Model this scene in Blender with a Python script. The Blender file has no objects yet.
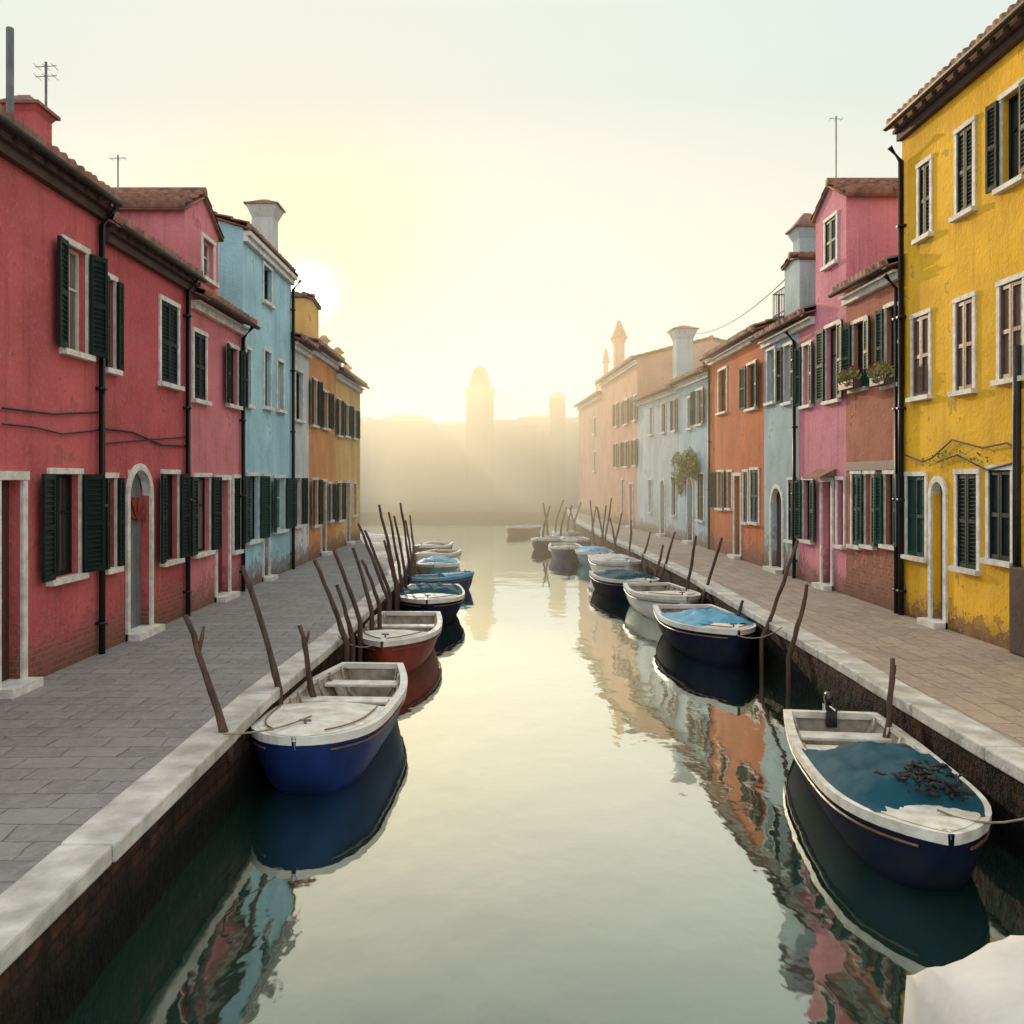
import bpy, math, random
from mathutils import Vector, noise as mnoise
R=random.Random(7)
sc=bpy.context.scene; C=sc.collection
QZ=0.8; CZ=3.2; F=900.0; VX=500.0; VY=478.0
V=Vector
# ---------------------------------------------------------------- materials
def N(nt,t,ins={},**a):
    n=nt.nodes.new(t)
    for k,v in a.items(): setattr(n,k,v)
    for k,v in ins.items():
        s=n.inputs[k]
        if isinstance(v,bpy.types.NodeSocket): nt.links.new(v,s)
        else: s.default_value=v
    return n
def rgb(c,k=1.0): return (min(c[0]*k,1),min(c[1]*k,1),min(c[2]*k,1),1)
def mix(nt,f,a,b,bt='MIX'):
    n=nt.nodes.new('ShaderNodeMix'); n.data_type='RGBA'; n.blend_type=bt
    for i,v in ((0,f),(6,a),(7,b)):
        if isinstance(v,bpy.types.NodeSocket): nt.links.new(v,n.inputs[i])
        else: n.inputs[i].default_value=v
    return n.outputs[2]
def mr(nt,v,a,b,c=0.0,d=1.0):
    return N(nt,'ShaderNodeMapRange',{'Value':v,'From Min':a,'From Max':b,'To Min':c,'To Max':d}).outputs[0]
def mth(nt,op,a,b=0.0): return N(nt,'ShaderNodeMath',{0:a,1:b},operation=op).outputs[0]
def nz(nt,vec,scale,det=5,rough=.55): return N(nt,'ShaderNodeTexNoise',{'Vector':vec,'Scale':scale,'Detail':min(det,4),'Roughness':rough}).outputs[0]
def start(name):
    m=bpy.data.materials.new(name); m.use_nodes=True; nt=m.node_tree
    b=nt.nodes['Principled BSDF']; tc=N(nt,'ShaderNodeTexCoord').outputs['Object']
    return m,nt,b,tc
def bump(nt,b,h,st,dist):
    n=N(nt,'ShaderNodeBump',{'Height':h,'Strength':st,'Distance':dist}); nt.links.new(n.outputs[0],b.inputs['Normal'])
def simple(name,c,rough=.6,c2=None,scale=4,bst=.3,bsc=20,metal=0,coat=0,stretch=(1,1,1),spec=.5):
    m,nt,b,tc=start(name)
    v=N(nt,'ShaderNodeMapping',{'Vector':tc,'Scale':stretch}).outputs[0]
    f=mr(nt,nz(nt,v,scale,6),.35,.65)
    nt.links.new(mix(nt,f,rgb(c),rgb(c2 or tuple(x*.65 for x in c))),b.inputs['Base Color'])
    b.inputs['Roughness'].default_value=rough; b.inputs['Metallic'].default_value=metal
    b.inputs['Coat Weight'].default_value=coat; b.inputs['Specular IOR Level'].default_value=spec
    if bst: bump(nt,b,nz(nt,v,bsc,3),bst,.02)
    return m
def plaster(name,col,zl=1.0,dirt=(.14,.08,.055),brick=(.26,.10,.055),amt=1.15):
    m,nt,b,tc=start(name)
    sp=N(nt,'ShaderNodeSeparateXYZ',{0:tc})
    n1=nz(nt,tc,.8,4,.65); n2=nz(nt,tc,3.2,4,.7); n3=nz(nt,tc,14,3,.7)
    st=nz(nt,N(nt,'ShaderNodeMapping',{'Vector':tc,'Scale':(6,6,.3)}).outputs[0],1.3,4,.6)
    grey=.3*sum(col)/3
    c=mix(nt,mr(nt,n1,.38,.62),rgb(col,.78),rgb(col,1.08))
    c=mix(nt,mr(nt,n2,.5,.7,0,.5*amt),c,rgb(tuple(x*.6+grey*.35+.02 for x in col)))
    c=mix(nt,mr(nt,n3,.52,.72,0,.4*amt),c,rgb(tuple(x*.8+.12 for x in col)))
    c=mix(nt,mr(nt,st,.54,.76,0,.55*amt),c,rgb(tuple(x*.42+.02 for x in col)))
    uv=N(nt,'ShaderNodeCombineXYZ',{0:mth(nt,'ADD',sp.outputs[0],sp.outputs[1]),1:sp.outputs[2]}).outputs[0]
    br=N(nt,'ShaderNodeTexBrick',{'Vector':uv,'Color1':rgb(brick),'Color2':rgb(brick,.55),'Mortar':(.26,.21,.17,1),'Scale':1.0,'Mortar Size':.008,'Brick Width':.26,'Row Height':.075})
    base=mix(nt,mr(nt,n2,.4,.6),br.outputs[0],rgb(tuple(a*.6+q*.35 for a,q in zip(dirt,col)),1.3))
    zf=mth(nt,'ADD',mr(nt,sp.outputs[2],zl,0.0),mr(nt,n2,.3,.7,-.6,.5))
    f=mr(nt,zf,.45,.65)
    f=mth(nt,'MAXIMUM',f,mr(nt,mth(nt,'ADD',n1,mth(nt,'MULTIPLY',n2,.4)),.86,.89,0,.7))
    c=mix(nt,f,c,base)
    c=mix(nt,mr(nt,sp.outputs[2],.45,0.0,0,.6),c,rgb(dirt,.7))
    nt.links.new(c,b.inputs['Base Color']); b.inputs['Roughness'].default_value=.9
    b.inputs['Specular IOR Level'].default_value=.2
    h=mth(nt,'ADD',mth(nt,'MULTIPLY',n2,.6),mth(nt,'MULTIPLY',n3,.4))
    h=mth(nt,'SUBTRACT',h,mth(nt,'MULTIPLY',f,.3))
    bump(nt,b,h,.6,.05)
    return m
def paving(name,c1,c2,mort,bw,rh,rot=0.0,rough=.85):
    m,nt,b,tc=start(name)
    v=N(nt,'ShaderNodeMapping',{'Vector':tc,'Rotation':(0,0,rot)}).outputs[0]
    nn=N(nt,'ShaderNodeTexNoise',{'Vector':v,'Scale':2.2,'Detail':2}).outputs[1]
    w2=N(nt,'ShaderNodeVectorMath',{0:nn,'Scale':.12},operation='SCALE').outputs[0]
    vv=N(nt,'ShaderNodeVectorMath',{0:v,1:w2},operation='ADD').outputs[0]
    br=N(nt,'ShaderNodeTexBrick',{'Vector':vv,'Color1':rgb(c1),'Color2':rgb(c2),'Mortar':rgb(mort),'Scale':1.0,'Mortar Size':.007,'Mortar Smooth':.5,'Brick Width':bw,'Row Height':rh,'Bias':-.1})
    n1=nz(nt,tc,.7,4,.65); n2=nz(nt,tc,9,4,.7)
    c=mix(nt,mr(nt,n1,.35,.65,0,.55),br.outputs[0],rgb(c1,.6))
    c=mix(nt,mr(nt,n2,.45,.7,0,.75),c,rgb(c2,1.5))
    nt.links.new(c,b.inputs['Base Color'])
    nt.links.new(mr(nt,n1,.3,.7,rough-.3,rough+.1),b.inputs['Roughness'])
    b.inputs['Specular IOR Level'].default_value=.25
    h=mth(nt,'SUBTRACT',mth(nt,'MULTIPLY',n2,.9),mth(nt,'MULTIPLY',br.outputs[1],.8))
    bump(nt,b,h,.8,.03)
    return m
PL=plaster
m_red=PL('crimson plaster',(.52,.11,.112),1.2); m_red2=PL('deep red plaster',(.49,.096,.10),1.4)
m_pink=PL('rose plaster',(.63,.20,.225)); m_blue=PL('pale blue plaster',(.37,.60,.66)); m_white=PL('off white plaster',(.62,.62,.57))
m_or=PL('orange plaster',(.70,.30,.10)); m_or2=PL('ochre plaster',(.80,.47,.15))
m_yel=PL('yellow plaster',(.86,.48,.03),.7,amt=.85); m_brn=PL('worn red plaster',(.47,.175,.115),2.6)
m_pk2=PL('mauve pink plaster',(.71,.26,.32)); m_gb=PL('grey blue plaster',(.43,.54,.55),1.5)
m_or3=PL('burnt orange plaster',(.63,.18,.065),1.3); m_lb=PL('light blue plaster',(.45,.60,.64)); m_lb2=PL('faded blue plaster',(.52,.60,.60))
m_pch=PL('peach plaster',(.64,.33,.22)); m_far=PL('far plaster',(.20,.13,.08))
m_stone=simple('istrian stone',(.74,.72,.66),.7,(.50,.47,.42),6,.4,25)
m_kerb=simple('kerb stone',(.62,.59,.54),.7,(.34,.32,.29),2.6,.8,12,spec=.25)
m_wood=simple('white window paint',(.66,.64,.58),.5,(.5,.48,.43),8,.1)
m_green=simple('dark green shutter paint',(.006,.015,.012),.6,(.010,.021,.016),5,.2,spec=.15)
m_green2=simple('green shutter paint',(.008,.036,.026),.6,(.012,.048,.034),5,.2,spec=.15)
m_brsh=simple('brown shutter paint',(.12,.06,.04),.55,None,5,.2)
m_door=simple('brown door wood',(.08,.04,.03),.5,None,3,.3,30,stretch=(6,6,.6))
m_dred=simple('dark red door paint',(.22,.02,.03),.45)
m_dgr=simple('grey door paint',(.18,.19,.19),.5)
m_glass=simple('window glass',(.018,.02,.022),.08,(.03,.032,.035),1.5,0)
m_curt=simple('curtain behind glass',(.20,.18,.155),.2,(.08,.08,.07),3,0,stretch=(8,8,.5))
m_tile=simple('terracotta tile',(.33,.14,.085),.85,(.13,.07,.055),5,.5,30)
m_eave=simple('eave wood',(.07,.035,.025),.8)
m_pipe=simple('dark metal pipe',(.025,.024,.026),.5,None,5,.1,20,.4)
m_wire=simple('black cable',(.012,.011,.012),.7,None,5,0)
m_rail=simple('grey iron',(.15,.15,.15),.5,None,5,0,20,.5)
m_pole=simple('wet pole wood',(.12,.065,.042),.75,(.04,.022,.016),3,.9,14,stretch=(5,5,.5))
m_rope=simple('rope',(.3,.24,.16),.9)
m_leaf=simple('leaf',(.15,.20,.04),.6,(.27,.28,.06),3,0)
m_flow=simple('red geranium petal',(.45,.03,.04),.6,(.3,.02,.08),10,0)
m_bark=simple('bark',(.09,.06,.04),.9)
m_hblue=simple('blue boat paint',(.012,.033,.15),.5,(.01,.022,.09),3,.06,8,spec=.2)
m_hnavy=simple('navy boat paint',(.010,.015,.042),.85,(.02,.022,.03),3,.06,8,spec=.04)
m_hred=simple('oxblood boat paint',(.26,.04,.025),.5,None,3,.06,8,spec=.2)
m_hwhite=simple('white boat paint',(.76,.74,.69),.5,(.6,.57,.5),3,.06,8,spec=.3)
m_hteal=simple('turquoise boat paint',(.03,.30,.42),.4,None,3,.06,8,spec=.3)
m_cream=simple('worn off white deck paint',(.76,.73,.66),.5,(.50,.45,.37),5,.3)
m_inside=simple('boat interior paint',(.50,.45,.38),.6,(.22,.17,.12),4,.3)
m_varn=simple('varnished boat wood',(.20,.09,.045),.4,(.12,.055,.03),3,.2,20,stretch=(4,.6,4),coat=.2)
m_tarp=simple('blue tarpaulin',(.06,.30,.46),.65,(.045,.24,.38),4,.8,5)
m_tarpg=simple('deep teal tarpaulin',(.008,.065,.095),.8,(.007,.052,.075),2,.9,5,spec=.15)
m_canv=simple('white canvas',(.56,.54,.51),.9,(.46,.44,.41),2.0,.7,4,spec=.15)
m_blk=simple('black outboard paint',(.012,.012,.014),.3,None,3,.05,8,coat=.3)
m_net=simple('dark net',(.012,.014,.016),.95,(.035,.035,.035),20,.8,30)
m_qwall,nt,b,tc=start('wet quay brick')
sp=N(nt,'ShaderNodeSeparateXYZ',{0:tc}); uv=N(nt,'ShaderNodeCombineXYZ',{0:sp.outputs[1],1:sp.outputs[2]}).outputs[0]
br=N(nt,'ShaderNodeTexBrick',{'Vector':uv,'Color1':(.10,.040,.022,1),'Color2':(.038,.02,.014,1),'Mortar':(.020,.016,.014,1),'Scale':1.0,'Mortar Size':.012,'Brick Width':.34,'Row Height':.11})
n2=nz(nt,tc,4,4,.7)
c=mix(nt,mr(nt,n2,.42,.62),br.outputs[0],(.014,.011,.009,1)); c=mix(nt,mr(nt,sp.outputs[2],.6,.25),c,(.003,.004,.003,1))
nt.links.new(c,b.inputs['Base Color']); b.inputs['Roughness'].default_value=.85
b.inputs['Specular IOR Level'].default_value=.12
bump(nt,b,mth(nt,'SUBTRACT',n2,mth(nt,'MULTIPLY',br.outputs[1],.5)),.9,.08)
m_pavL=paving('grey paving slabs',(.275,.26,.245),(.20,.19,.185),(.10,.095,.09),.5,.3,0)
m_pavR=paving('warm paving slabs',(.40,.315,.25),(.28,.225,.18),(.13,.10,.08),.5,.3,math.pi/2)
# water: dark body colour under a mirror that strengthens towards grazing
m_water,nt,b,tc=start('canal water')
nt.nodes.remove(b)
va=N(nt,'ShaderNodeMapping',{'Vector':tc,'Scale':(1.0,.7,1)}).outputs[0]
h=mth(nt,'ADD',mth(nt,'MULTIPLY',nz(nt,va,1.0,2,.4),1.0),mth(nt,'MULTIPLY',nz(nt,va,4.4,2,.5),.16))
bn=N(nt,'ShaderNodeBump',{'Height':h,'Strength':.16,'Distance':.08}).outputs[0]
df=N(nt,'ShaderNodeBsdfDiffuse',{'Color':(.009,.028,.021,1)}).outputs[0]
gs=N(nt,'ShaderNodeBsdfGlossy',{'Color':(.95,1.0,.93,1),'Roughness':.035,'Normal':bn}).outputs[0]
fc=N(nt,'ShaderNodeLayerWeight',{'Blend':.5,'Normal':bn}).outputs['Facing']
ms=N(nt,'ShaderNodeMixShader',{0:mr(nt,fc,.38,.80,.08,.92),1:df,2:gs})
nt.links.new(ms.outputs[0],nt.nodes['Material Output'].inputs['Surface'])
# ---------------------------------------------------------------- mesh builder
class M:
    def __init__(s,flip=1): s.v=[];s.f=[];s.fl=flip
    def quad(s,*p):
        n=len(s.v); s.v+=[tuple(q) for q in p]; s.f.append(tuple(range(n,n+len(p))))
    def box(s,x0,x1,y0,y1,z0,z1):
        n=len(s.v)
        s.v+=[(x,y,z) for z in (z0,z1) for x,y in ((x0,y0),(x1,y0),(x1,y1),(x0,y1))]
        s.f+=[tuple(n+i for i in q) for q in ((3,2,1,0),(4,5,6,7),(0,1,5,4),(1,2,6,5),(2,3,7,6),(3,0,4,7))]
    def hexa(s,p):
        n=len(s.v); s.v+=[tuple(q) for q in p]
        s.f+=[tuple(n+i for i in q) for q in ((3,2,1,0),(4,5,6,7),(0,1,5,4),(1,2,6,5),(2,3,7,6),(3,0,4,7))]
    def tube(s,pts,rs,n=8):
        pts=[V(p) for p in pts]
        if not hasattr(rs,'__len__'): rs=[rs]*len(pts)
        b0=len(s.v)
        for i,p in enumerate(pts):
            d=(pts[min(i+1,len(pts)-1)]-pts[max(i-1,0)]).normalized()
            a=d.cross(V((0,0,1)) if abs(d.z)<.9 else V((1,0,0))).normalized(); c=d.cross(a)
            for k in range(n):
                t=2*math.pi*k/n; s.v.append(tuple(p+(a*math.cos(t)+c*math.sin(t))*rs[i]))
        for i in range(len(pts)-1):
            for k in range(n):
                a=b0+i*n+k; b_=b0+i*n+(k+1)%n; s.f.append((a,b_,b_+n,a+n))
        s.f.append(tuple(b0+k for k in range(n))[::-1]); e=b0+(len(pts)-1)*n; s.f.append(tuple(e+k for k in range(n)))
    def grid(s,rows,close=False):
        b0=len(s.v); n=len(rows[0])
        for r in rows: s.v+=[tuple(q) for q in r]
        for i in range(len(rows)-1):
            for k in range(n-1): a=b0+i*n+k; s.f.append((a,a+1,a+n+1,a+n))
    def build(s,name,mat,parent=None,smooth=False,bev=0):
        me=bpy.data.meshes.new(name)
        v=s.v; f=s.f
        if s.fl<0: v=[(-a,b,c) for a,b,c in v]; f=[q[::-1] for q in f]
        me.from_pydata(v,[],f); me.materials.append(mat); me.update()
        o=bpy.data.objects.new(name,me); C.objects.link(o)
        if parent: o.parent=parent
        if smooth:
            for p in me.polygons: p.use_smooth=True
        if bev:
            md=o.modifiers.new('b','BEVEL'); md.width=bev; md.segments=2; md.limit_method='ANGLE'
        return o
def tag(o,label,cat,group=None):
    o['label']=label; o['category']=cat
    if group: o['group']=group
    return o
def empty(name,loc,rz,label,cat,group=None):
    o=bpy.data.objects.new(name,None); C.objects.link(o); o.location=loc; o.rotation_euler=(0,0,rz); o.empty_display_size=.2
    return tag(o,label,cat,group)
def struct(o,kind='structure'): o['kind']=kind; return o
def interp(pl,y):
    if y<=pl[0][1]: return pl[0][0]
    for (xa,ya),(xb,yb) in zip(pl,pl[1:]):
        if y<=yb: return xa+(xb-xa)*(y-ya)/(yb-ya)
    return pl[-1][0]
# ---------------------------------------------------------------- ground, quays, water
KL=[(-2.5,-12),(-2.52,10),(-2.36,14),(-2.4,22),(-2.9,30),(-3.5,36),(-6.2,40),(-16,45)]
KR=[(4.2,-12),(4.3,8),(4.45,14),(4.6,22),(4.5,30),(4.3,36),(4.2,50),(4.4,58),(5.2,70)]
def densify(pl):
    out=[]
    for (xa,ya),(xb,yb) in zip(pl,pl[1:]):
        n=max(1,int((yb-ya)/1.3))
        for i in range(n): out.append((xa+(xb-xa)*i/n,ya+(yb-ya)*i/n))
    out.append(pl[-1]); return out
w=M(); w.quad((-400,-60,0),(400,-60,0),(400,900,0),(-400,900,0)); struct(w.build('water',m_water))
w=M(); w.quad((-400,-60,-1.6),(400,-60,-1.6),(400,900,-1.6),(-400,900,-1.6)); struct(w.build('ground',m_qwall))
for sgn,K,pm in ((-1,KL,m_pavL),(1,KR,m_pavR)):
    P=densify(K)
    pv=M(); pv.grid([[(x+sgn*.33,y,QZ) for x,y in P],[(sgn*90,y,QZ) for x,y in P]]); struct(pv.build('pavement',pm))
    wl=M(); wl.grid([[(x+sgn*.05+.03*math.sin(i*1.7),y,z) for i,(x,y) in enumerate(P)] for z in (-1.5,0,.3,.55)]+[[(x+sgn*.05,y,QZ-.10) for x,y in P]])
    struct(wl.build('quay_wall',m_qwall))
    kb=M()
    for (xa,ya),(xb,yb) in zip(P,P[1:]):
        j=R.uniform(-.008,.008); t=QZ+.015+R.uniform(-.005,.005); g=.005
        a0,a1=(xa+j,ya+g),(xb+j+R.uniform(-.005,.005),yb-g); b1,b0=(xb+sgn*.36,yb-g),(xa+sgn*.36,ya+g)
        pts=[(a0[0],a0[1],QZ-.12),(a1[0],a1[1],QZ-.12),(b1[0],b1[1],QZ-.12),(b0[0],b0[1],QZ-.12)]
        kb.hexa(pts+[(p[0],p[1],t+R.uniform(-.003,.003)) for p in pts])
    struct(kb.build('kerb',m_kerb,bev=.02))
fb=M(); fb.box(-90,90,70.01,400,-1.4,QZ-.25); struct(fb.build('far_bank',m_qwall))
# ---------------------------------------------------------------- houses
def patch(mb,O,A,la,B,lb):
    A=V(A).normalized(); B=V(B).normalized(); n=A.cross(B); n=n if n.z>0 else -n; n.normalize(); O=V(O)
    per=.2; nu=max(4,int(la/per)*4); rows=max(1,round(lb/.36))
    g=[]
    def line(b,off):
        r=[]
        for i in range(nu+1):
            u=la*i/nu; hgt=.055*abs(math.sin(math.pi*i/4))**.7
            jt=.025*mnoise.noise(V((i//4*3.1+O.x,b*7.3+O.y,O.z)))
            r.append(O+A*u+B*(b+jt*1.8)+n*(hgt+off+jt))
        return r
    g.append([O+A*(la*i/nu)-n*.05 for i in range(nu+1)])
    for j in range(rows):
        g.append(line(lb*j/rows,.035)); g.append(line(lb*(j+1)/rows,0.0))
    mb.grid(g)
def px2(H,px,o=0.0):
    k=(px-VX)/F; X0=H['X0']+H['s']*o; Y=(X0-H['m']*H['Y0'])/(k-H['m']); return Y
def pu(H,px,o=0.0): return (px2(H,px,o)-H['Y0'])*H['q']
def pz(px_y,Y): return CZ-QZ+(VY-px_y)*Y/F
def shutter(s,par,hu,z0,z1,wd,dr,ang,mat,o=.035,plain=False):
    m=M(s); ca,sa=math.cos(ang)*dr,math.sin(ang)
    def P(d,t,z): return (o+d*sa+t*abs(ca)*1.0, hu+d*ca-t*sa*dr, z)
    def bx(d0,d1,t0,t1,za,zb,tw=0):
        m.hexa([P(d0,t0,za),P(d1,t0,za),P(d1,t1,za+tw),P(d0,t1,za+tw),P(d0,t0,zb),P(d1,t0,zb),P(d1,t1,zb+tw),P(d0,t1,zb+tw)])
    e=.05
    bx(.005,e,0,.04,z0,z1); bx(wd-e,wd-.005,0,.04,z0,z1)
    for za,zb in ((z0,z0+.07),(z1-.07,z1),((z0+z1)/2-.03,(z0+z1)/2+.03)): bx(e,wd-e,0.001,.039,za,zb)
    bx(e,wd-e,.012,.016,z0+.06,z1-.06)
    z=z0+.08
    while z<z1-.1 and not plain:
        bx(e,wd-e,.004,.034,z+.02,z+.03,-.02); z+=.062
    return m.build('shutter',mat,par)
def window(H,par,u0,u1,z0,z1,mode,shm,of,fm=None):
    s=H['s']; w=M(s); e=.045; a,b_=of-.13,of-.08
    w.box(a,b_,u0,u0+e,z0,z1); w.box(a,b_,u1-e,u1,z0,z1); w.box(a,b_,u0+e,u1-e,z0,z0+e); w.box(a,b_,u0+e,u1-e,z1-e,z1)
    uc=(u0+u1)/2; w.box(a+.003,b_+.003,uc-.03,uc+.03,z0+e,z1-e); zc=z0+(z1-z0)*.62
    for p,q in ((u0+e,uc-.03),(uc+.03,u1-e)): w.box(a+.006,b_-.01,p,q,zc-.015,zc+.015)
    wo=w.build('window',fm or (m_wood if R.random()<.3 else m_green),par)
    p=M(s); p.quad((of-.11,u0,z0),(of-.11,u1,z0),(of-.11,u1,z1),(of-.11,u0,z1)); p.build('pane',m_glass if R.random()<.8 else m_curt,wo)
    g=M(s); f=.075; x0,x1=of+.002,of+.03
    g.box(x0,x1,u0-f,u0,z0,z1); g.box(x0,x1,u1,u1+f,z0,z1); g.box(x0,x1+.01,u0-f-.01,u1+f+.01,z1,z1+f); g.build('surround',m_stone,wo)
    g=M(s); g.box(of-.14,of+.10,u0-f-.03,u1+f+.03,z0-.075,z0-.002); g.build('sill',m_stone,wo)
    hw=(u1-u0)/2
    if 'o' in mode:
        for hu,d in ((u0-.02,-1),(u1+.02,1)): shutter(s,wo,hu,z0,z1,hw,d,R.uniform(.05,.2),shm,of+.045)
    if 'p' in mode:
        shutter(s,wo,u0-.02,z0,z1,hw,-1,.12,shm,of+.045); shutter(s,wo,u1+.02,z0,z1,hw,1,R.uniform(.3,.4),shm,of+.045)
    if 'c' in mode:
        shutter(s,wo,u0,z0,z1,hw,1,.03,shm,of-.03,'l' in mode); shutter(s,wo,u1,z0,z1,hw,-1,.03,shm,of-.03,'l' in mode)
    if 'f' in mode:
        bx=M(s); bx.box(of+.12,of+.3,u0-.05,u1+.05,z0-.02,z0+.13); bx.build('flower_box',m_brsh,wo)
        lf=M(s)
        for _ in range(260): leaf(lf,V((of+.22,uc,z0+.2)),(.15,hw+.15,.2),.05)
        lf.build('plants',m_leaf,wo)
        lf=M(s)
        for _ in range(60): leaf(lf,V((of+.24,uc,z0+.24)),(.16,hw+.15,.18),.045)
        lf.build('flowers',m_flow,wo)
    return wo
def leaf(mb,c,r,sz):
    while True:
        p=V((R.uniform(-1,1),R.uniform(-1,1),R.uniform(-1,1)))
        if p.length<1: break
    p=V((c[0]+p.x*r[0],c[1]+p.y*r[1],c[2]+p.z*r[2]))
    a=V((R.gauss(0,1),R.gauss(0,1),R.gauss(0,1))).normalized(); b_=a.orthogonal().normalized()
    k=sz*R.uniform(.6,1.4); mb.quad(p-a*k,p+b_*k*.5,p+a*k,p-b_*k*.5)
def door(H,par,u0,u1,z1,mode,dm,of):
    s=H['s']; w=M(s); arch='a' in mode; r=(u1-u0)/2; zt=z1
    n=max(3,int((u1-u0)/.16)); st=(u1-u0)/n
    for i in range(n): w.box(of-.16,of-.125+.006*(i%2),u0+i*st+.004,u0+(i+1)*st-.004,.03,zt)
    do=w.build('door',dm,par)
    h=M(s); h.tube([(of-.12,u0+.12,1.02),(of-.07,u0+.12,1.02),(of-.07,u0+.2,1.02)],.015,6); h.build('handle',m_rail,do)
    g=M(s); f=.10; x0,x1=of+.002,of+.04
    g.box(x0,x1,u0-f,u0,0,z1-(r if arch else 0)); g.box(x0,x1,u1,u1+f,0,z1-(r if arch else 0))
    if arch:
        uc=(u0+u1)/2; zc=z1-r; K=10
        for i in range(K):
            a0,a1=math.pi*i/K,math.pi*(i+1)/K
            def A(t,rr,x): return (x,uc-rr*math.cos(t),zc+rr*math.sin(t))
            g.hexa([A(a0,r,x0),A(a1,r,x0),A(a1,r+f,x0),A(a0,r+f,x0),A(a0,r,x1),A(a1,r,x1),A(a1,r+f,x1),A(a0,r+f,x1)])
            p0,p1=A(a0,r,0),A(a1,r,0)
            g.hexa([(of-.1,p0[1],p0[2]),(of-.1,p1[1],p1[2]),(of-.1,p1[1],z1+.001),(of-.1,p0[1],z1+.001),(of-.004,p0[1],p0[2]),(of-.004,p1[1],p1[2]),(of-.004,p1[1],z1+.001),(of-.004,p0[1],z1+.001)])
    else: g.box(x0,x1+.01,u0-f-.02,u1+f+.02,z1,z1+f)
    g.build('door_surround',m_stone,do)
    g=M(s); g.box(of-.12,of+.22,u0-.1,u1+.1,0.001,.10); g.build('doorstep',m_stone,do)
def body(H,u0,u1,of,ob,z0,z1,mat,roof='l',pitch=.36,wins=(),shm=None,cornice=True,dent=False,ov=.28):
    s=H['s']; root=H['root']; shm=shm or m_green; ops=[]; todo=[]
    for wd in wins:
        xa,xb,yt,yb,mode=wd[:5]
        Ya,Yb=px2(H,xa,of),px2(H,xb,of); Yc=(Ya+Yb)/2
        a,b_=sorted(((Ya-H['Y0'])*H['q'],(Yb-H['Y0'])*H['q'])); zt=pz(yt,Yc); zb=pz(yb,Yc)
        if 'd' in mode: zb=0
        a=max(a,u0+.1); b_=min(b_,u1-.1)
        if b_-a<.2: continue
        ops.append((a,b_,max(zb,z0),min(zt,z1-.25))); todo.append((wd,ops[-1]))
    w=M(s); us=sorted({u0,u1}|{q for o in ops for q in o[:2]}); zs=sorted({z0,z1}|{q for o in ops for q in o[2:]})
    for i in range(len(us)-1):
        for j in range(len(zs)-1):
            cu,cz=(us[i]+us[i+1])/2,(zs[j]+zs[j+1])/2
            if any(o[0]<cu<o[1] and o[2]<cz<o[3] for o in ops): continue
            w.quad((of,us[i],zs[j]),(of,us[i+1],zs[j]),(of,us[i+1],zs[j+1]),(of,us[i],zs[j+1]))
    for a,b_,c,d in ops:
        i=of-.2
        w.quad((of,a,c),(i,a,c),(i,a,d),(of,a,d)); w.quad((of,b_,c),(i,b_,c),(i,b_,d),(of,b_,d))
        w.quad((of,a,d),(of,b_,d),(i,b_,d),(i,a,d)); w.quad((of,a,c),(of,b_,c),(i,b_,c),(i,a,c)); w.quad((i,a,c),(i,b_,c),(i,b_,d),(i,a,d))
    w.quad((ob,u0,z0),(ob,u1,z0),(ob,u1,z1),(ob,u0,z1))
    D=of-ob; om=(of+ob)/2; L=u1-u0; um=(u0+u1)/2
    if roof=='l':
        zr=z1+D/2*pitch
        for u in (u0,u1): w.quad((of,u,z0),(ob,u,z0),(ob,u,z1),(om,u,zr),(of,u,z1))
    else:
        zr=z1+L/2*pitch
        for u in (u0,u1): w.quad((of,u,z0),(ob,u,z0),(ob,u,z1),(of,u,z1))
        for o in (of,ob): w.quad((o,u0,z1),(o,um,zr),(o,u1,z1))
    w.build('wall',mat,root)
    r=M(s); th=.03; e=.07
    if roof=='l':
        q=math.hypot(1,pitch)
        patch(r,(of+ov,u0-e,z1-ov*pitch+.1),(0,1,0),L+2*e,(-1,0,pitch),(D/2+ov)*q)
        patch(r,(ob-ov,u0-e,z1-ov*pitch+.1),(0,1,0),L+2*e,(1,0,pitch),(D/2+ov)*q)
        for sg,oe in ((1,of+ov-.03),(-1,ob-ov+.03)):
            a=(oe,z1-ov*pitch+.05); b_=(om,zr+.04)
            r.hexa([(a[0],u0-e,a[1]-th),(a[0],u1+e,a[1]-th),(b_[0],u1+e,b_[1]-th),(b_[0],u0-e,b_[1]-th),(a[0],u0-e,a[1]),(a[0],u1+e,a[1]),(b_[0],u1+e,b_[1]),(b_[0],u0-e,b_[1])])
        r.tube([(om,u0-e,zr+.1),(om,u1+e,zr+.1)],.11,8)
    else:
        q=math.hypot(1,pitch)
        patch(r,(of+e,u0-ov,z1-ov*pitch+.1),(-1,0,0),D+2*e,(0,1,pitch),(L/2+ov)*q)
        patch(r,(of+e,u1+ov,z1-ov*pitch+.1),(-1,0,0),D+2*e,(0,-1,pitch),(L/2+ov)*q)
        for ue in (u0-ov+.03,u1+ov-.03):
            za=z1-ov*pitch+.05; zb=zr+.04
            r.hexa([(of+e,ue,za-th),(of+e,um,zb-th),(ob-e,um,zb-th),(ob-e,ue,za-th),(of+e,ue,za),(of+e,um,zb),(ob-e,um,zb),(ob-e,ue,za)])
        r.tube([(of+e,um,zr+.1),(ob-e,um,zr+.1)],.11,8)
    r.build('roof',m_tile,root,True)
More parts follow.
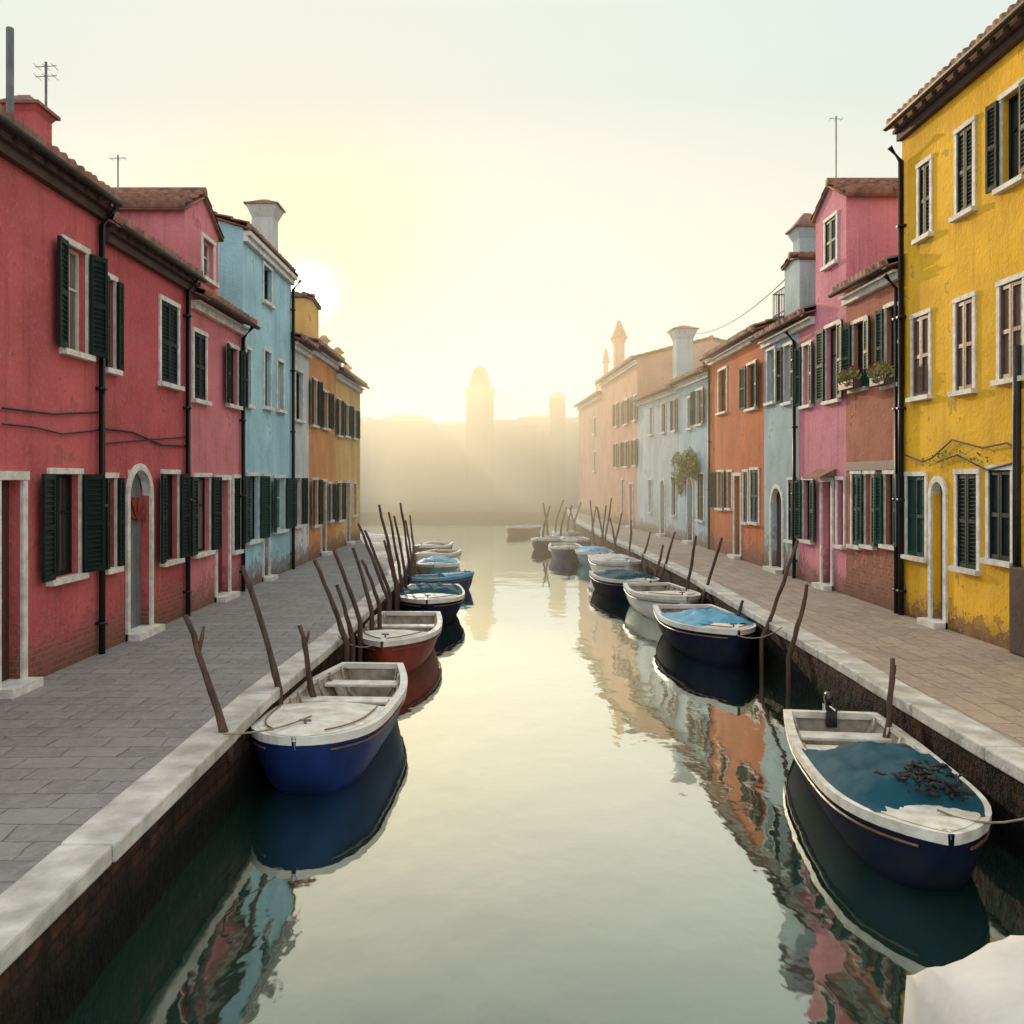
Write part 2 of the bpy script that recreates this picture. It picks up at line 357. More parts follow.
    if cornice and roof=='l':
        c=M(s); zc=z1-ov*pitch-.03
        c.box(of+.003,of+.10,u0,u1,z1-.28,z1-.16); c.box(of+.004,of+.17,u0,u1,z1-.157,zc+.0)
        c.build('cornice',m_eave if dent else m_stone,root)
        gt=M(s); x=of+ov+.05; z=z1-ov*pitch+.02
        pr=[(x+.055*math.cos(t),z+.055*math.sin(t)) for t in [math.pi+math.pi*k/6 for k in range(7)]]
        gt.grid([[(p[0],u0,p[1]),(p[0],u1,p[1])] for p in pr]); gt.build('gutter',m_pipe if dent else m_eave,root)
    if dent:
        u=u0+.1; first=None
        while u<u1:
            if first is None:
                c=M(s); c.box(of+.18,of+ov-.02,0,.08,z1-ov*pitch-.10,z1-ov*pitch+.01); first=c.build('eave_bracket',m_eave,root); first.location=(0,u,0)
            else:
                k=first.copy(); C.objects.link(k); k.parent=root; k.location=(0,u,0)
            u+=.34
    for wd,(a,b_,c,d) in todo:
        if 'd' in wd[4]: door(H,root,a,b_,d,wd[4],wd[5] if len(wd)>5 else m_door,of)
        else: window(H,root,a,b_,c,d,wd[4],wd[5] if len(wd)>5 else shm,of)
def house(side,X0,Y0,X1,Y1,Hh,D,mat,label,wins=(),group=None,name='terraced_house',**kw):
    s=-side; m=(X1-X0)/(Y1-Y0); q=math.hypot(1,m)
    root=empty(name,(X0,Y0,QZ),math.atan2(-(X1-X0),(Y1-Y0)),label,'house',group)
    H=dict(root=root,s=s,m=m,q=q,X0=X0,Y0=Y0,L=(Y1-Y0)*q)
    body(H,0.004,H['L']-.004,0,-D,0,Hh,mat,wins=wins,**kw)
    return H
def chimney(H,px,wpx,yt,o,mat,flare=True,cap=m_tile,zb=4.5,tip=.1):
    Y=px2(H,px,o); u=(Y-H['Y0'])*H['q']; w=max(.3,wpx*Y/F)*.9; zt=pz(yt,Y)-tip+.1; s=H['s']; h=w*.42
    hs=.62*w if flare else .2
    m=M(s); m.box(o-h,o+h,u-h,u+h,zb,zt-hs); c=m.build('chimney',mat,H['root'])
    k=M(s); z0=zt-hs; z1=zt-.12; a=h; b_=h*1.45 if flare else h*1.2
    lo=[(o-a,u-a),(o+a,u-a),(o+a,u+a),(o-a,u+a)]; hi=[(o-b_,u-b_),(o+b_,u-b_),(o+b_,u+b_),(o-b_,u+b_)]
    k.hexa([(x,y,z0+.002) for x,y in lo]+[(x,y,z1) for x,y in hi]); k.build('chimney_hood',mat,c)
    k=M(s); k.box(o-b_-.04,o+b_+.04,u-b_-.04,u+b_+.04,z1+.002,z1+.05)
    k.hexa([(o-b_,u-b_,z1+.052),(o+b_,u-b_,z1+.052),(o+b_,u+b_,z1+.052),(o-b_,u+b_,z1+.052)]+[(o-.08,u-.08,zt+tip),(o+.08,u-.08,zt+tip),(o+.08,u+.08,zt+tip),(o-.08,u+.08,zt+tip)])
    k.build('chimney_cap',cap,c)
def pipe(H,px,z1,o=.07,z0=.0,r=.045,mat=None):
    u=min(max(pu(H,px),.06),H['L']-.06); m=M(H['s']); m.tube([(o+.2,u,z1),(o,u,z1-.25),(o,u,z0)],r,8)
    z=z0+.4
    while z<z1-.4: m.box(.003,o+r+.01,u-r-.012,u+r+.012,z,z+.04); z+=1.6
    m.build('downpipe',mat or m_pipe,H['root'],True)
def cable(H,pts,o=.03,r=.011,name='cable'):
    m=M(H['s']); P=[]
    for px,py in pts:
        Y=px2(H,px); P.append((o,(Y-H['Y0'])*H['q'],pz(py,Y)))
    m.tube(P,r,5); m.build(name,m_wire,H['root'])
def antenna(H,px,yt,yb,o,r=.02,arms=2):
    Y=px2(H,px,o); u=(Y-H['Y0'])*H['q']; m=M(H['s']); zt=pz(yt,Y)
    m.tube([(o,u,pz(yb,Y)-.3),(o,u,zt)],r,6)
    for i in range(arms):
        z=zt-.08-i*.16; m.tube([(o-.17,u,z),(o+.17,u,z+.02)],.007,4)
        for k in range(3): m.tube([(o-.14+k*.14,u-.12,z),(o-.14+k*.14,u+.12,z)],.005,4)
    m.build('antenna',m_rail,H['root'])
XL=-5.5; XR=7.1
G='houses in the painted canal-side rows'
A=house(-1,XL,6.0,XL,12.42,6.22,6,m_red,'crimson house at the left edge with a red chimney and a stone framed doorway',
  [(63,85,248,352,'p'),(50,78,474,576,'p'),(-2,20,480,690,'d')],G,dent=True,ov=.2,pitch=.28)
chimney(A,27,44,104,-1.4,m_red,False,m_tile); pipe(A,97,6.1)
cable(A,[(0,424),(30,427),(60,434),(97,430)]); cable(A,[(0,408),(50,414),(100,412)],.03,.013)
antenna(A,10,28,104,-1.2,.05,0); antenna(A,46,62,104,-1.8,.02,2)
B=house(-1,XL,12.42,XL,16.0,5.95,6,m_red2,'lower crimson house with an arched doorway beside the dark downpipes',
  [(99,113,278,368,'o'),(160,177,304,384,'c'),(100,114,478,568,'o'),(162,177,474,560,'o'),(128,149,470,636,'da',m_dgr)],G,dent=True,ov=.2,pitch=.28)
pipe(B,184,5.9); cable(B,[(97,428),(130,432),(160,445),(186,446)],.03,.016); cable(B,[(97,444),(140,440),(186,437)])
u=pu(B,139); m=M(1)
for i in range(9):
    t0=math.pi*i/9; t1=math.pi*(i+1)/9
    m.hexa([(x,u-rr*math.cos(t),1.75+rr*math.sin(t)*.9) for x in (-.09,-.05+.02*(i%2)) for t,rr in ((t0,.06),(t1,.06),(t1,.40),(t0,.40))])
m.build('door_ornament',m_hred,B['root'])
Cc=house(-1,XL,16.0,XL,19.25,5.7,4.5,m_pink,'rose pink house with a raised attic tower, left of the pale blue house',
  [(193,205,334,400,'c'),(227,237,348,405,'o'),(194,209,477,552,'o'),(216,228,480,600,'d',m_dred),(233,240,478,550,'c')],G)
body(Cc,.03,1.95,-.12,-3.3,5.5,7.2,m_pink,'p',.5,[(202,213,230,280,'n')],ov=.16)
antenna(Cc,118,155,215,-2.6,.015,1); pipe(Cc,240,5.6)
D_=house(-1,XL,19.25,XL,23.7,7.75,2.6,m_blue,'tall pale blue house on the left bank with a white flared chimney',
  [(263,271,268,303,'n'),(264,270,352,407,'n'),(277,283,362,410,'n'),(247,258,476,540,'o'),(263,268,478,572,'d'),(274,284,478,530,'o'),(246,250,350,405,'n')],G,shm=m_green2,pitch=.3,ov=.1)
chimney(D_,265,28,204,-.9,m_white,True); pipe(D_,291,7.6)
E=house(-1,XL,23.7,XL,25.9,6.1,5,m_white,'narrow off-white house squeezed between the pale blue and orange houses',
  [(295,302,372,420,'n'),(294,300,478,525,'o')],G,pitch=.25)
F1=house(-1,XL,25.9,XL,30.2,6.3,5,m_or,'orange house with a raised orange attic block glowing in the low sun',
  [(311,316,380,425,'o'),(322,327,392,428,'o'),(312,317,480,525,'o'),(321,325,482,545,'d'),(328,331,484,520,'o')],G,pitch=.25)
body(F1,.1,2.0,-.12,-2.4,6.0,7.6,m_or2,'p',.12,ov=.08)
chimney(F1,324,9,338,-1.5,m_or,True)
G1=house(-1,XL,30.2,XL,35.4,6.0,5,m_or2,'ochre house ending the left row where the mist begins',
  [(336,340,400,435,'o'),(344,348,405,436,'o'),(352,355,410,438,'o'),(337,341,483,520,'o'),(346,349,483,531,'d'),(353,356,484,515,'n')],G,pitch=.25)
chimney(G1,338,8,350,-1,m_or2); chimney(G1,347,7,366,-2,m_or2)
# right row
Y1=house(1,XR,6.0,XR,15.9,8.62,7,m_yel,'tall yellow house at the right edge with three storeys and a deep wooden eave',
  [(920,931,164,236,'c',m_green),(958,974,128,212,'c',m_green),(1003,1024,92,182,'o',m_green),(914,930,316,396,'cl',m_brsh),(957,974,300,390,'cl',m_brsh),(1001,1024,282,378,'cl',m_brsh),
   (908,926,476,556,'cl',m_green2),(958,978,474,568,'c',m_green),(990,1012,470,560,'cl',m_green),(933,945,482,615,'da',m_dgr)],G,dent=True,ov=.24,pitch=.28)
pipe(Y1,905,8.2,r=.05)
m=M(-1); u=pu(Y1,1017); m.box(.003,.12,u-.5,u,0,1.2); m.build('brick_pier',m_eave,Y1['root'],bev=.03)
m=M(-1); m.tube([(.08,u-.14,4.2),(.07,u-.12,3.3),(.08,u-.13,2.2),(.07,u-.12,1.2)],.055,8); m.build('downpipe',m_pipe,Y1['root'],True)
for pts in ([(908,455),(925,462),(935,458),(955,440),(985,448),(1010,443),(1024,450)],[(940,462),(960,455),(990,470),(1020,462)]): cable(Y1,pts,.05,.014,'vine_stem')
for px in (940,962,985): 
    lf=M(-1)
    for _ in range(22): leaf(lf,V((.08,pu(Y1,px),2.72)),(.06,.6,.15),.03)
    lf.build('vine_leaves',m_leaf,Y1['root'])
Z=house(1,XR,15.9,XR,18.45,6.2,4,m_brn,'weathered brick-red house with flower boxes between the yellow and pink houses',
  [(854,867,322,388,'of'),(887,899,306,384,'of'),(853,861,474,545,'c'),(866,875,474,545,'o'),(886,897,474,545,'o')],G,shm=m_green2,pitch=.28)
m=M(-1); m.box(.003,.05,0.02,2.5,2.55,2.72); m.build('string_course',m_brsh,Z['root'])
pipe(Z,901,6.0)
Pk=house(1,XR,18.45,XR,20.25,8.2,4.4,m_pk2,'tall narrow mauve pink house with a street-facing gable and a red door',
  [(826,837,216,264,'c',m_green2),(827,840,326,400,'o'),(823,832,482,586,'d',m_dred),(838,845,480,545,'n')],G,shm=m_green2,roof='p',pitch=.5,ov=.14)
Pl=house(1,XR,20.25,XR,21.4,6.15,4.6,m_pk2,'narrow low pink house between the gabled pink house and the grey-blue house',
  [(804,812,345,405,'o'),(804,813,480,540,'o')],G,shm=m_green2,pitch=.28)
antenna(Pk,836,116,172,-1.4,.018,1)
m=M(-1); u=pu(Pk,827); m.hexa([(.003,u-.55,2.45),(.35,u-.55,2.38),(.35,u+.55,2.38),(.003,u+.55,2.45),(.003,u-.55,2.6),(.35,u-.55,2.43),(.35,u+.55,2.43),(.003,u+.55,2.6)]); m.build('door_canopy',m_tile,Pk['root'])
Q=house(1,XR,21.4,XR,24.2,6.15,5,m_gb,'narrow grey-blue house with a roof terrace railing and a big chimney',
  [(768,775,350,402,'n'),(785,793,345,402,'o'),(772,783,488,560,'da'),(789,795,480,540,'c')],G,pitch=.28)
body(Q,.02,1.15,-.03,-1.6,6.0,7.6,m_gb,'p',.2,ov=.08)
chimney(Q,806,26,218,-.6,m_gb,True,m_tile,7.4,tip=.3); pipe(Q,797,5.9)
m=M(-1); z=6.1
for k in range(11): m.tube([(-.2,1.25+k*.14,z),(-.2,1.25+k*.14,z+1.2)],.012,5)
for k in range(9): m.tube([(-.2-k*.15,2.65,z),(-.2-k*.15,2.65,z+1.2)],.012,5)
for zz in (z+1.2,z+.6): m.tube([(-.2,1.25,zz),(-.2,2.65,zz),(-1.4,2.65,zz)],.02,5)
m.build('railing',m_rail,Q['root'])
O=house(1,XR,24.2,XR,30.4,6.45,6,m_or3,'burnt orange house with green shutters in the right row',
  [(719,727,370,412,'n'),(748,757,364,408,'o'),(718,724,472,508,'o'),(735,741,476,540,'d'),(751,759,470,522,'c'),(728,732,472,508,'n'),(744,748,472,522,'c')],G,shm=m_green2,pitch=.3)
pipe(O,711,6.3)
P1=house(1,XR,30.4,XR-.2,35.0,6.1,5,m_lb,'light blue house with tall grey chimney next to the burnt orange one',
  [(697,703,390,424,'o'),(688,692,398,428,'n'),(698,704,474,520,'c'),(688,693,478,536,'da')],G,shm=m_green2,pitch=.3)
chimney(P1,683,22,328,-.7,m_gb,True)
P2=house(1,XR-.2,35.0,XR-.7,42.0,6.0,5,m_lb2,'faded blue house on the right bank behind the hanging green plant',
  [(674,678,400,430,'o'),(662,666,404,432,'n'),(650,653,408,434,'n'),(672,676,478,515,'n'),(661,665,480,528,'da'),(649,652,480,512,'n')],G,pitch=.3)
S1=house(1,XR-.7,42.0,5.95,53.0,8.0,7,m_pch,'tall peach house with a thick pointed chimney half lost in the golden mist',
  [(634,637,396,420,'o'),(625,628,400,424,'o'),(616,618,404,426,'o'),(634,637,440,465,'o'),(625,628,442,466,'o'),(616,618,444,467,'o'),(630,633,484,518,'d'),(622,624,480,512,'n')],G,pitch=.25)
chimney(S1,619,13,322,-1.5,m_pch,True,zb=6,tip=1.0); chimney(S1,606,6,350,-2.5,m_pch,True,zb=6,tip=.9)
S2=house(1,5.95,53.0,5.5,63.0,7.4,7,m_pch,'most distant house of the right row, pale in the mist',
  [(601,603,415,432,'n'),(594,596,418,434,'n'),(601,603,450,470,'n'),(594,596,452,471,'n')],G,pitch=.25)
chimney(S2,598,6,380,-3,m_pch,True,zb=6)
# ---------------------------------------------------------------- far misty shore
def far_house(x,y,w,d,h,label,ridge=.6):
    root=empty('distant_building',(x,y,QZ-.3),0,label,'building','distant buildings in the mist')
    m=M(); m.box(-w/2,w/2,0,d,-1,h); m.build('wall',m_far,root)
    m=M(); q=w*.3; m.hexa([(-w/2-.2,-.2,h+.003),(w/2+.2,-.2,h+.003),(w/2+.2,d+.2,h+.003),(-w/2-.2,d+.2,h+.003),(-w/2+q,d*.5-.1,h+ridge),(w/2-q,d*.5-.1,h+ridge),(w/2-q,d*.5+.1,h+ridge),(-w/2+q,d*.5+.1,h+ridge)]); m.build('roof',m_far,root)
far_house(-23,122,20,12,10.2,'broad distant building at the left of the misty shore',1.2)
far_house(-12.6,116,7.6,12,10.0,'narrow hip-roofed distant building left of the church tower',1.3)
far_house(-6.2,124,7.0,8,10.0,'small distant building just left of the church tower',.8)
far_house(0.6,118,8.4,8,9.6,'low distant building right below the church tower',1.0)
far_house(6.4,128,7.4,10,11.2,'distant building between the two misty towers',.8)
far_house(12.4,119,8.5,10,10.0,'distant building behind the end of the right house row',1.2)
root=empty('church_tower',(-2.4,108,QZ),0,'square church tower with small dome rising out of the mist','tower')
k=.93
m=M(); m.box(-1.75*k,1.75*k,-1.75*k,1.75*k,0,12.7); m.build('shaft',m_far,root)
m=M(); m.box(-1.95*k,1.95*k,-1.95*k,1.95*k,12.703,13.1); m.build('cornice',m_far,root)
m=M(); m.box(-1.3*k,1.3*k,-1.3*k,1.3*k,13.103,13.9); m.build('belfry',m_far,root)
m=M(); m.tube([(0,0,13.903)]+[(0,0,13.9+1.9*math.sin(t)) for t in (.2,.5,.8,1.1,1.4)],[1.15]+[1.15*math.cos(t) for t in (.2,.5,.8,1.1,1.4)],14); m.build('dome',m_far,root,True)
root=empty('bell_turret',(7.0,110,QZ),0,'small square bell turret to the right of the church tower','tower')
m=M(); m.box(-.95,.95,-.95,.95,0,12.1); m.build('shaft',m_far,root)
m=M(); m.hexa([(-1.05,-1.05,12.103),(1.05,-1.05,12.103),(1.05,1.05,12.103),(-1.05,1.05,12.103),(-.3,-.3,12.9),(.3,-.3,12.9),(.3,.3,12.9),(-.3,.3,12.9)]); m.build('roof',m_far,root)
# hanging plant on right bank
root=empty('climbing_plant',(6.93,33.4,QZ),0,'green climbing plant hanging on the light blue house fronts','plant')
m=M(); m.tube([(0,0,0),(.02,.1,1.2),(0,.2,2.2),(-.02,.3,3.0)],[.025,.02,.018,.012],6); m.build('stem',m_bark,root)
m=M()
for i in range(26):
    y_=R.uniform(-1.7,2.4); c_=V((R.uniform(-.12,.0),y_,R.uniform(1.5+abs(y_-.3)*.55,3.3)))
    for _ in range(75): leaf(m,c_,(.13,.36,.3),.06)
m.build('leaves',m_leaf,root)
# ---------------------------------------------------------------- boats
def boat(x,y,rz,L,W,H,hm,label,deck=m_cream,inn=m_inside,fore=.62,tarp=None,motor=0,trim=m_hwhite,benches=(.22,.45),blunt=2.4,name='rowing_boat',clutter=False,cover=None,st=.78,hump=.12):
    root=empty(name,(x,y,0),rz,label,'boat','boats moored along the canal'); ns=20
    def hw(t):
        if t<.42: return W/2*(st+(1-st)*math.sin(math.pi/2*t/.42))
        return W/2*max(0.0,1-((t-.42)/.58)**blunt)**(.85 if blunt<5 else .6)
    def sh(t): return H*(.92+.38*max(0,t-.25)**1.6+.08*(1-t)**3)
    def ke(t): return -.16+ (sh(1)*.8+.16)*max(0,(t-.75)/.25)**3.0
    ts=[i/ns for i in range(ns)]+[.965,.98,.992,1.0]
    def sec(t,off=0,zf=None):
        r=[]; w_=max(hw(t)-off,0.004); zs_,zk=sh(t),ke(t)
        if zf is not None: zk=max(zf,zk+.04)
        for k in range(-7,8):
            s_=abs(k)/7; sg=1 if k>0 else -1
            a=math.pi/2*s_; zz=(1-math.cos(a)**.9)
            r.append((sg*w_*math.sin(a)**.55*(.86+.14*zz) if k else 0,L*(t-.5)-(0.0 if t<.9 else .12*L*(t-.9)*(1-zz)),zk+(zs_-zk)*zz))
        return r
    m=M(); rows=[sec(t) for t in ts]; m.grid(rows); m.f.append(tuple(range(15))); m.build('hull',hm,root,True)
    m=M(); rows=[sec(t,.05,.1) for t in ts[:-1]]; m.grid(rows)
    rr=[(p[0],p[1]+.04,p[2]) for p in rows[0]]; n0=len(m.v); m.v+=rr; m.f.append(tuple(range(n0,n0+15)))
    t=.06
    while t<min(fore,.95) and not cover:
        m.tube([(p[0]*.97,p[1],p[2]+.012) for p in sec(t,.07,.1)],.016,5); t+=.09
    m.build('interior',inn,root,True)
    m=M(); 
    for sg in(-1,1):
        m.grid([[(sg*(hw(t)+.02),L*(t-.5),sh(t)-.07) for t in ts],[(sg*(hw(t)+.025),L*(t-.5),sh(t)+.015) for t in ts],[(sg*max(hw(t)-.07,0),L*(t-.5),sh(t)+.018) for t in ts],[(sg*max(hw(t)-.072,0),L*(t-.5),sh(t)-.03) for t in ts]])
    m.box(-hw(0),hw(0),-L/2-.02,-L/2+.07,sh(0)-.06,sh(0)+.012); m.build('gunwale',trim,root)
    m=M()
    for sg in(-1,1): m.tube([(sg*(hw(t)*.985+.008),L*(t-.5),sh(t)-.13) for t in ts[:-3]],.012,5)
    m.build('rubbing_strake',m_varn,root)
    if fore<1:
        m=M(); tt=[fore+(1-fore)*i/10 for i in range(10)]+[.98,.992,1.0]
        m.grid([[(max(hw(t)-.05,0)*k/4,L*(t-.5),sh(t)+.022+.05*(1-(k/4)**2)*min(1,hw(t)/(W/2))) for k in range(-4,5)] for t in tt])
        m.grid([[(max(hw(fore)-.05,0)*k/4,L*(fore-.5),sh(fore)+.022+.05*(1-(k/4)**2)) for k in range(-4,5)],[(max(hw(fore)-.05,0)*k/4,L*(fore-.5),sh(fore)-.12) for k in range(-4,5)]])
        fd=m.build('foredeck',deck,root,True)
        if fore<.8:
            m=M(); t=fore+(1-fore)*.72; yy=L*(t-.5); zz=sh(t)+.06
            m.tube([(-.06,yy,zz+.035),(.06,yy,zz+.035)],.013,6); m.tube([(0,yy,zz-.03),(0,yy,zz+.035)],.015,6); m.build('cleat',m_rail,fd)
            m=M()
            for k in (-1,1): m.tube([(k*(hw(t_)-.13),L*(t_-.5),sh(t_)+.05) for t_ in [fore+.02+(.93-fore)*i/8 for i in range(9)]],.009,5)
            m.build('toe_rail',m_varn,fd)
    for t in benches:
        m=M(); ww=hw(t)-.06; m.box(-ww,ww,L*(t-.5)-.13,L*(t-.5)+.13,sh(t)-.14,sh(t)-.10); m.build('bench',deck,root,bev=.01)
    if tarp:
        a,b_,tm=tarp; m=M(); rows=[]
        for i in range(31):
            t=a+(b_-a)*i/30; w_=hw(t)-.03 if not cover else hw(t)+.08
            row=[]
            for k in range(-13,14):
                s_=k/13; q=min(i,30-i)/6; e=math.sin(math.pi*min(1,q)/2)
                fold=.05*mnoise.noise(V((s_*2.2,t*9,x)))+.05*abs(mnoise.noise(V((s_*4+t*5,t*8-s_*2,x))))+.01*mnoise.noise(V((s_*11,t*22,x)))
                if cover: fold=.07*mnoise.noise(V((s_*1.7,t*7,x)))+.06*abs(mnoise.noise(V((s_*3+t*6,t*9,x))))
                z=sh(t)+.02+(.10 if cover else hump)*(1-s_*s_)*e+fold*1.3*(1-abs(s_)**4)
                if cover:
                    e2=max(0,min(1,i/6,(13-abs(k))/5)); z+=.22-.19*(1-math.sqrt(1-(1-e2)**2))
                row.append((w_*s_,L*(t-.5)+.12*mnoise.noise(V((s_*3,i*.2,x)))*(i in(0,30) and not cover)-(.12 if cover else 0),z))
            if cover: row=[(row[0][0]-.02,row[0][1],row[0][2]-.3)]+row+[(row[-1][0]+.02,row[-1][1],row[-1][2]-.3)]
            rows.append(row)
        if cover:
            rows=[[(p[0],p[1]-.03,p[2]-.3) for p in rows[0]]]+rows
        else: rows=[[(p[0],p[1],p[2]-.06) for p in rows[0]]]+rows
        m.grid(rows); m.build('tarpaulin',tm,root,True)
    if clutter:
        m=M()
        for k in range(110):
            p=V((R.gauss(-.12,.10),R.gauss(1.02,.14),sh(.78)+.13+R.uniform(0,.09)))
            q=[p]
            for _ in range(7): q.append(q[-1]+V((R.uniform(-.05,.05),R.uniform(-.05,.05),R.uniform(-.03,.03))))
            m.tube(q,R.uniform(.006,.022),5)
        m.build('net_heap',m_net,root,True)
    if motor:
        k=motor; m=M(); y0=-L/2-.18*k; zt=sh(0)
        prof=[(.0,.10),(.06,.14),(.2,.15),(.3,.13),(.36,.08),(.38,.02)]
        rows=[]
        for z,rr in prof: rows.append([(k*rr*.85*math.copysign(abs(math.cos(t))**.6,math.cos(t)),y0+k*rr*1.25*math.copysign(abs(math.sin(t))**.6,math.sin(t)),zt+.08+z*k) for t in [2*math.pi*q/16 for q in range(17)]])
        m.grid(rows); mo=m.build('outboard_motor',m_blk,root,True)
        m=M(); m.box(-.05,.05,y0-.06,y0+.08,-.3,zt+.078); m.box(-.06,.06,y0+.08,y0+.18,zt-.15,zt+.04); m.build('motor_leg',m_blk,mo)
        m=M(); m.tube([(0,y0+.1,zt+.2*k),(0,y0+.4,zt+.25*k)],.014,6); m.build('tiller',m_blk,mo)
    return root
pi=math.pi
boat(-1.90,10.72,pi-.05,4.0,1.36,.58,m_hblue,'nearest left boat with royal blue hull and pale off-white foredeck',fore=.62,benches=(.16,.38),name='motorboat',blunt=5.5,st=.60)
boat(-1.80,15.9,pi-.02,3.8,1.42,.55,m_hred,'oxblood red boat with pale interior, just behind the blue one',fore=.66,name='motorboat')
boat(-1.58,20.6,pi+.03,3.6,1.5,.55,m_hnavy,'navy boat third along the left quay',tarp=(.1,.6,m_tarpg))
boat(-1.65,25.6,-1.25,1.9,1.0,.42,m_hblue,'small bright blue dinghy lying crosswise on the left side',deck=m_tarp,fore=.5,trim=m_tarp)
boat(-2.0,28.6,pi,3.0,1.35,.5,m_hteal,'turquoise boat beyond the small blue dinghy on the left',tarp=(.1,.7,m_tarp))
boat(-2.4,32.4,pi-.3,3.2,1.3,.5,m_hwhite,'white boat in the hazy left group of boats')
boat(-2.8,36.3,pi-.2,3.4,1.3,.5,m_hnavy,'farthest dark boat on the left side')
boat(3.58,8.55,pi-.13,3.85,1.28,.48,m_hnavy,'nearest right boat, cream rimmed navy hull with a teal cover and dark nets',fore=.84,benches=(.14,.27),tarp=(.40,.87,m_tarpg),motor=.38,name='motorboat',clutter=True,blunt=4.2,inn=m_inside,trim=m_cream,deck=m_cream,hump=.17)
boat(3.85,16.7,pi+.05,3.7,1.5,.58,m_hnavy,'dark boat with light blue canvas cover and white foredeck on the right side',tarp=(.28,.80,m_tarp),fore=.72,name='motorboat',hump=.09,deck=m_hwhite)
boat(3.85,21.0,pi+.1,3.4,1.45,.55,m_hwhite,'plain white boat third along the right quay')
boat(3.45,24.3,pi+.2,3.4,1.4,.52,m_hnavy,'navy boat with dark blue cover fourth along the right quay',tarp=(.15,.8,m_tarpg))
boat(3.7,28.6,pi+.1,3.6,1.4,.6,m_hwhite,'grey-white boat with raised canvas cover fifth along the right quay',tarp=(.1,.7,m_canv))
boat(3.5,33.2,pi,3.4,1.35,.5,m_hteal,'turquoise boat in the hazy right group',tarp=(.1,.9,m_tarp))
boat(2.6,35.6,pi,3.4,1.3,.5,m_hblue,'blue boat moored outside the hazy turquoise one')
boat(2.1,41.0,pi-.3,3.2,1.25,.45,m_hnavy,'dark boat in the mist, outermost of the far right group')
boat(3.4,40.5,pi,3.2,1.25,.45,m_hred,'brownish red boat against the right quay in the mist')
boat(3.3,45.5,pi,3.2,1.25,.45,m_hwhite,'pale boat against the right quay deep in the mist')
boat(1.2,51.5,pi-.5,3.2,1.3,.42,m_varn,'most distant boat, brown and faint near the far bank')
boat(3.04,2.40,pi+.26,4.1,1.5,.74,m_canv,'boat under white canvas cut off by the bottom right corner',tarp=(.0,.95,m_canv),fore=.96,name='motorboat',cover=True,st=.6,trim=m_canv)
# ---------------------------------------------------------------- mooring poles
def pole(xb,yb,xt,yt,off,label,r=.05,fork=False,side=-1,ground=False):
    K=KL if side<0 else KR
    Y=12.0
    for _ in range(30): Y=(interp(K,Y)-side*off)/((xb-VX)/F)
    B_=V(((xb-VX)/F*Y,Y,CZ-(yb-VY)*Y/F)); T_=V(((xt-VX)/F*Y,Y+R.uniform(-.15,.15),CZ-(yt-VY)*Y/F))
    bot=V((B_.x,B_.y,-.5)) if not ground else V((B_.x,B_.y,B_.z-.12))
    m=M(); pts=[bot]; n=8
    for i in range(n):
        t=i/(n-1); p=B_.lerp(T_,t) ; a=.012*math.sin(t*pi)
        pts.append(p+V((R.uniform(-.011,.011)+a,R.uniform(-.011,.011),0)))
    pts=[p-bot for p in pts]
    m.tube(pts,[r*(1.1-.4*i/n)*R.uniform(.88,1.12) for i in range(n+1)],8)
    if fork:
        p=pts[-3]; d=(pts[-1]-pts[-3]); m.tube([p,p+V((.03,.02,d.z*.4)),p+V((.045,.03,d.z*.7))],[r*.6,r*.5,r*.35],6)
    o=m.build('mooring_pole',m_pole,None,True); o.location=bot; tag(o,label,'pole','mooring poles along the quays')
    return bot,T_
PLs=[(228,748,184,616,'leaning pole nearest on the left, its fork at the top',1),(281,692,242,566,'tall bare pole leaning left behind the royal blue boat',0),
 (313,697,299,626,'short stubby forked post at the near edge of the blue boat',1),(346,642,315,560,'slanting pole by the oxblood boat, nearest of that pair',0),(360,622,334,550,'slanting pole by the oxblood boat, second of that pair',0),
 (352,640,337,585,'low thin stake between the two oxblood boat poles and the quay',0)]
for i,(xb,yb,xt,yt,lb,fk) in enumerate(PLs): pole(xb,yb,xt,yt,-.04 if i==0 else (.0 if i==1 else .12),lb,.040,bool(fk),-1,i==0)
for xb,yb,xt,yt in ((372,612,352,548),(388,600,358,524),(390,595,366,530),(398,590,378,505),(402,585,388,512),(406,578,394,516),(410,572,400,503),(413,570,406,520),(396,590,385,540),(415,566,410,515),(380,606,362,560),(418,560,399,508)):
    pole(xb,yb,xt,yt,.15,'dark slender pole in the dense cluster along the middle of the left quay',.037)
PRs=[(886,736,897,660,'short knobbly post beside the nearest right boat',1),(762,640,800,541,'tall pole leaning right beside the boat with the light blue cover',0),(789,658,806,584,'thinner pole just right of the tall leaning one, right quay',0),
 (735,624,742,600,'stub of a pole behind the boat with the light blue cover',0),(700,606,723,538,'leaning pole by the plain white boat',0),(687,588,697,536,'upright pole between the white and navy right boats',0),(660,582,674,532,'pole left of the navy covered right boat',0)]
for xb,yb,xt,yt,lb,fk in PRs: pole(xb,yb,xt,yt,.12,lb,.040,bool(fk),1)
for xb,yb,xt,yt in ((637,574,651,532),(628,566,632,520),(655,578,664,545),(612,556,622,512),(600,548,606,505),(594,545,590,500),(606,552,597,507),(603,550,612,498),(618,560,610,518),(590,542,596,506)):
    pole(xb,yb,xt,yt,.2,'hazy slender pole among the farther boats on the right',.042,False,1)
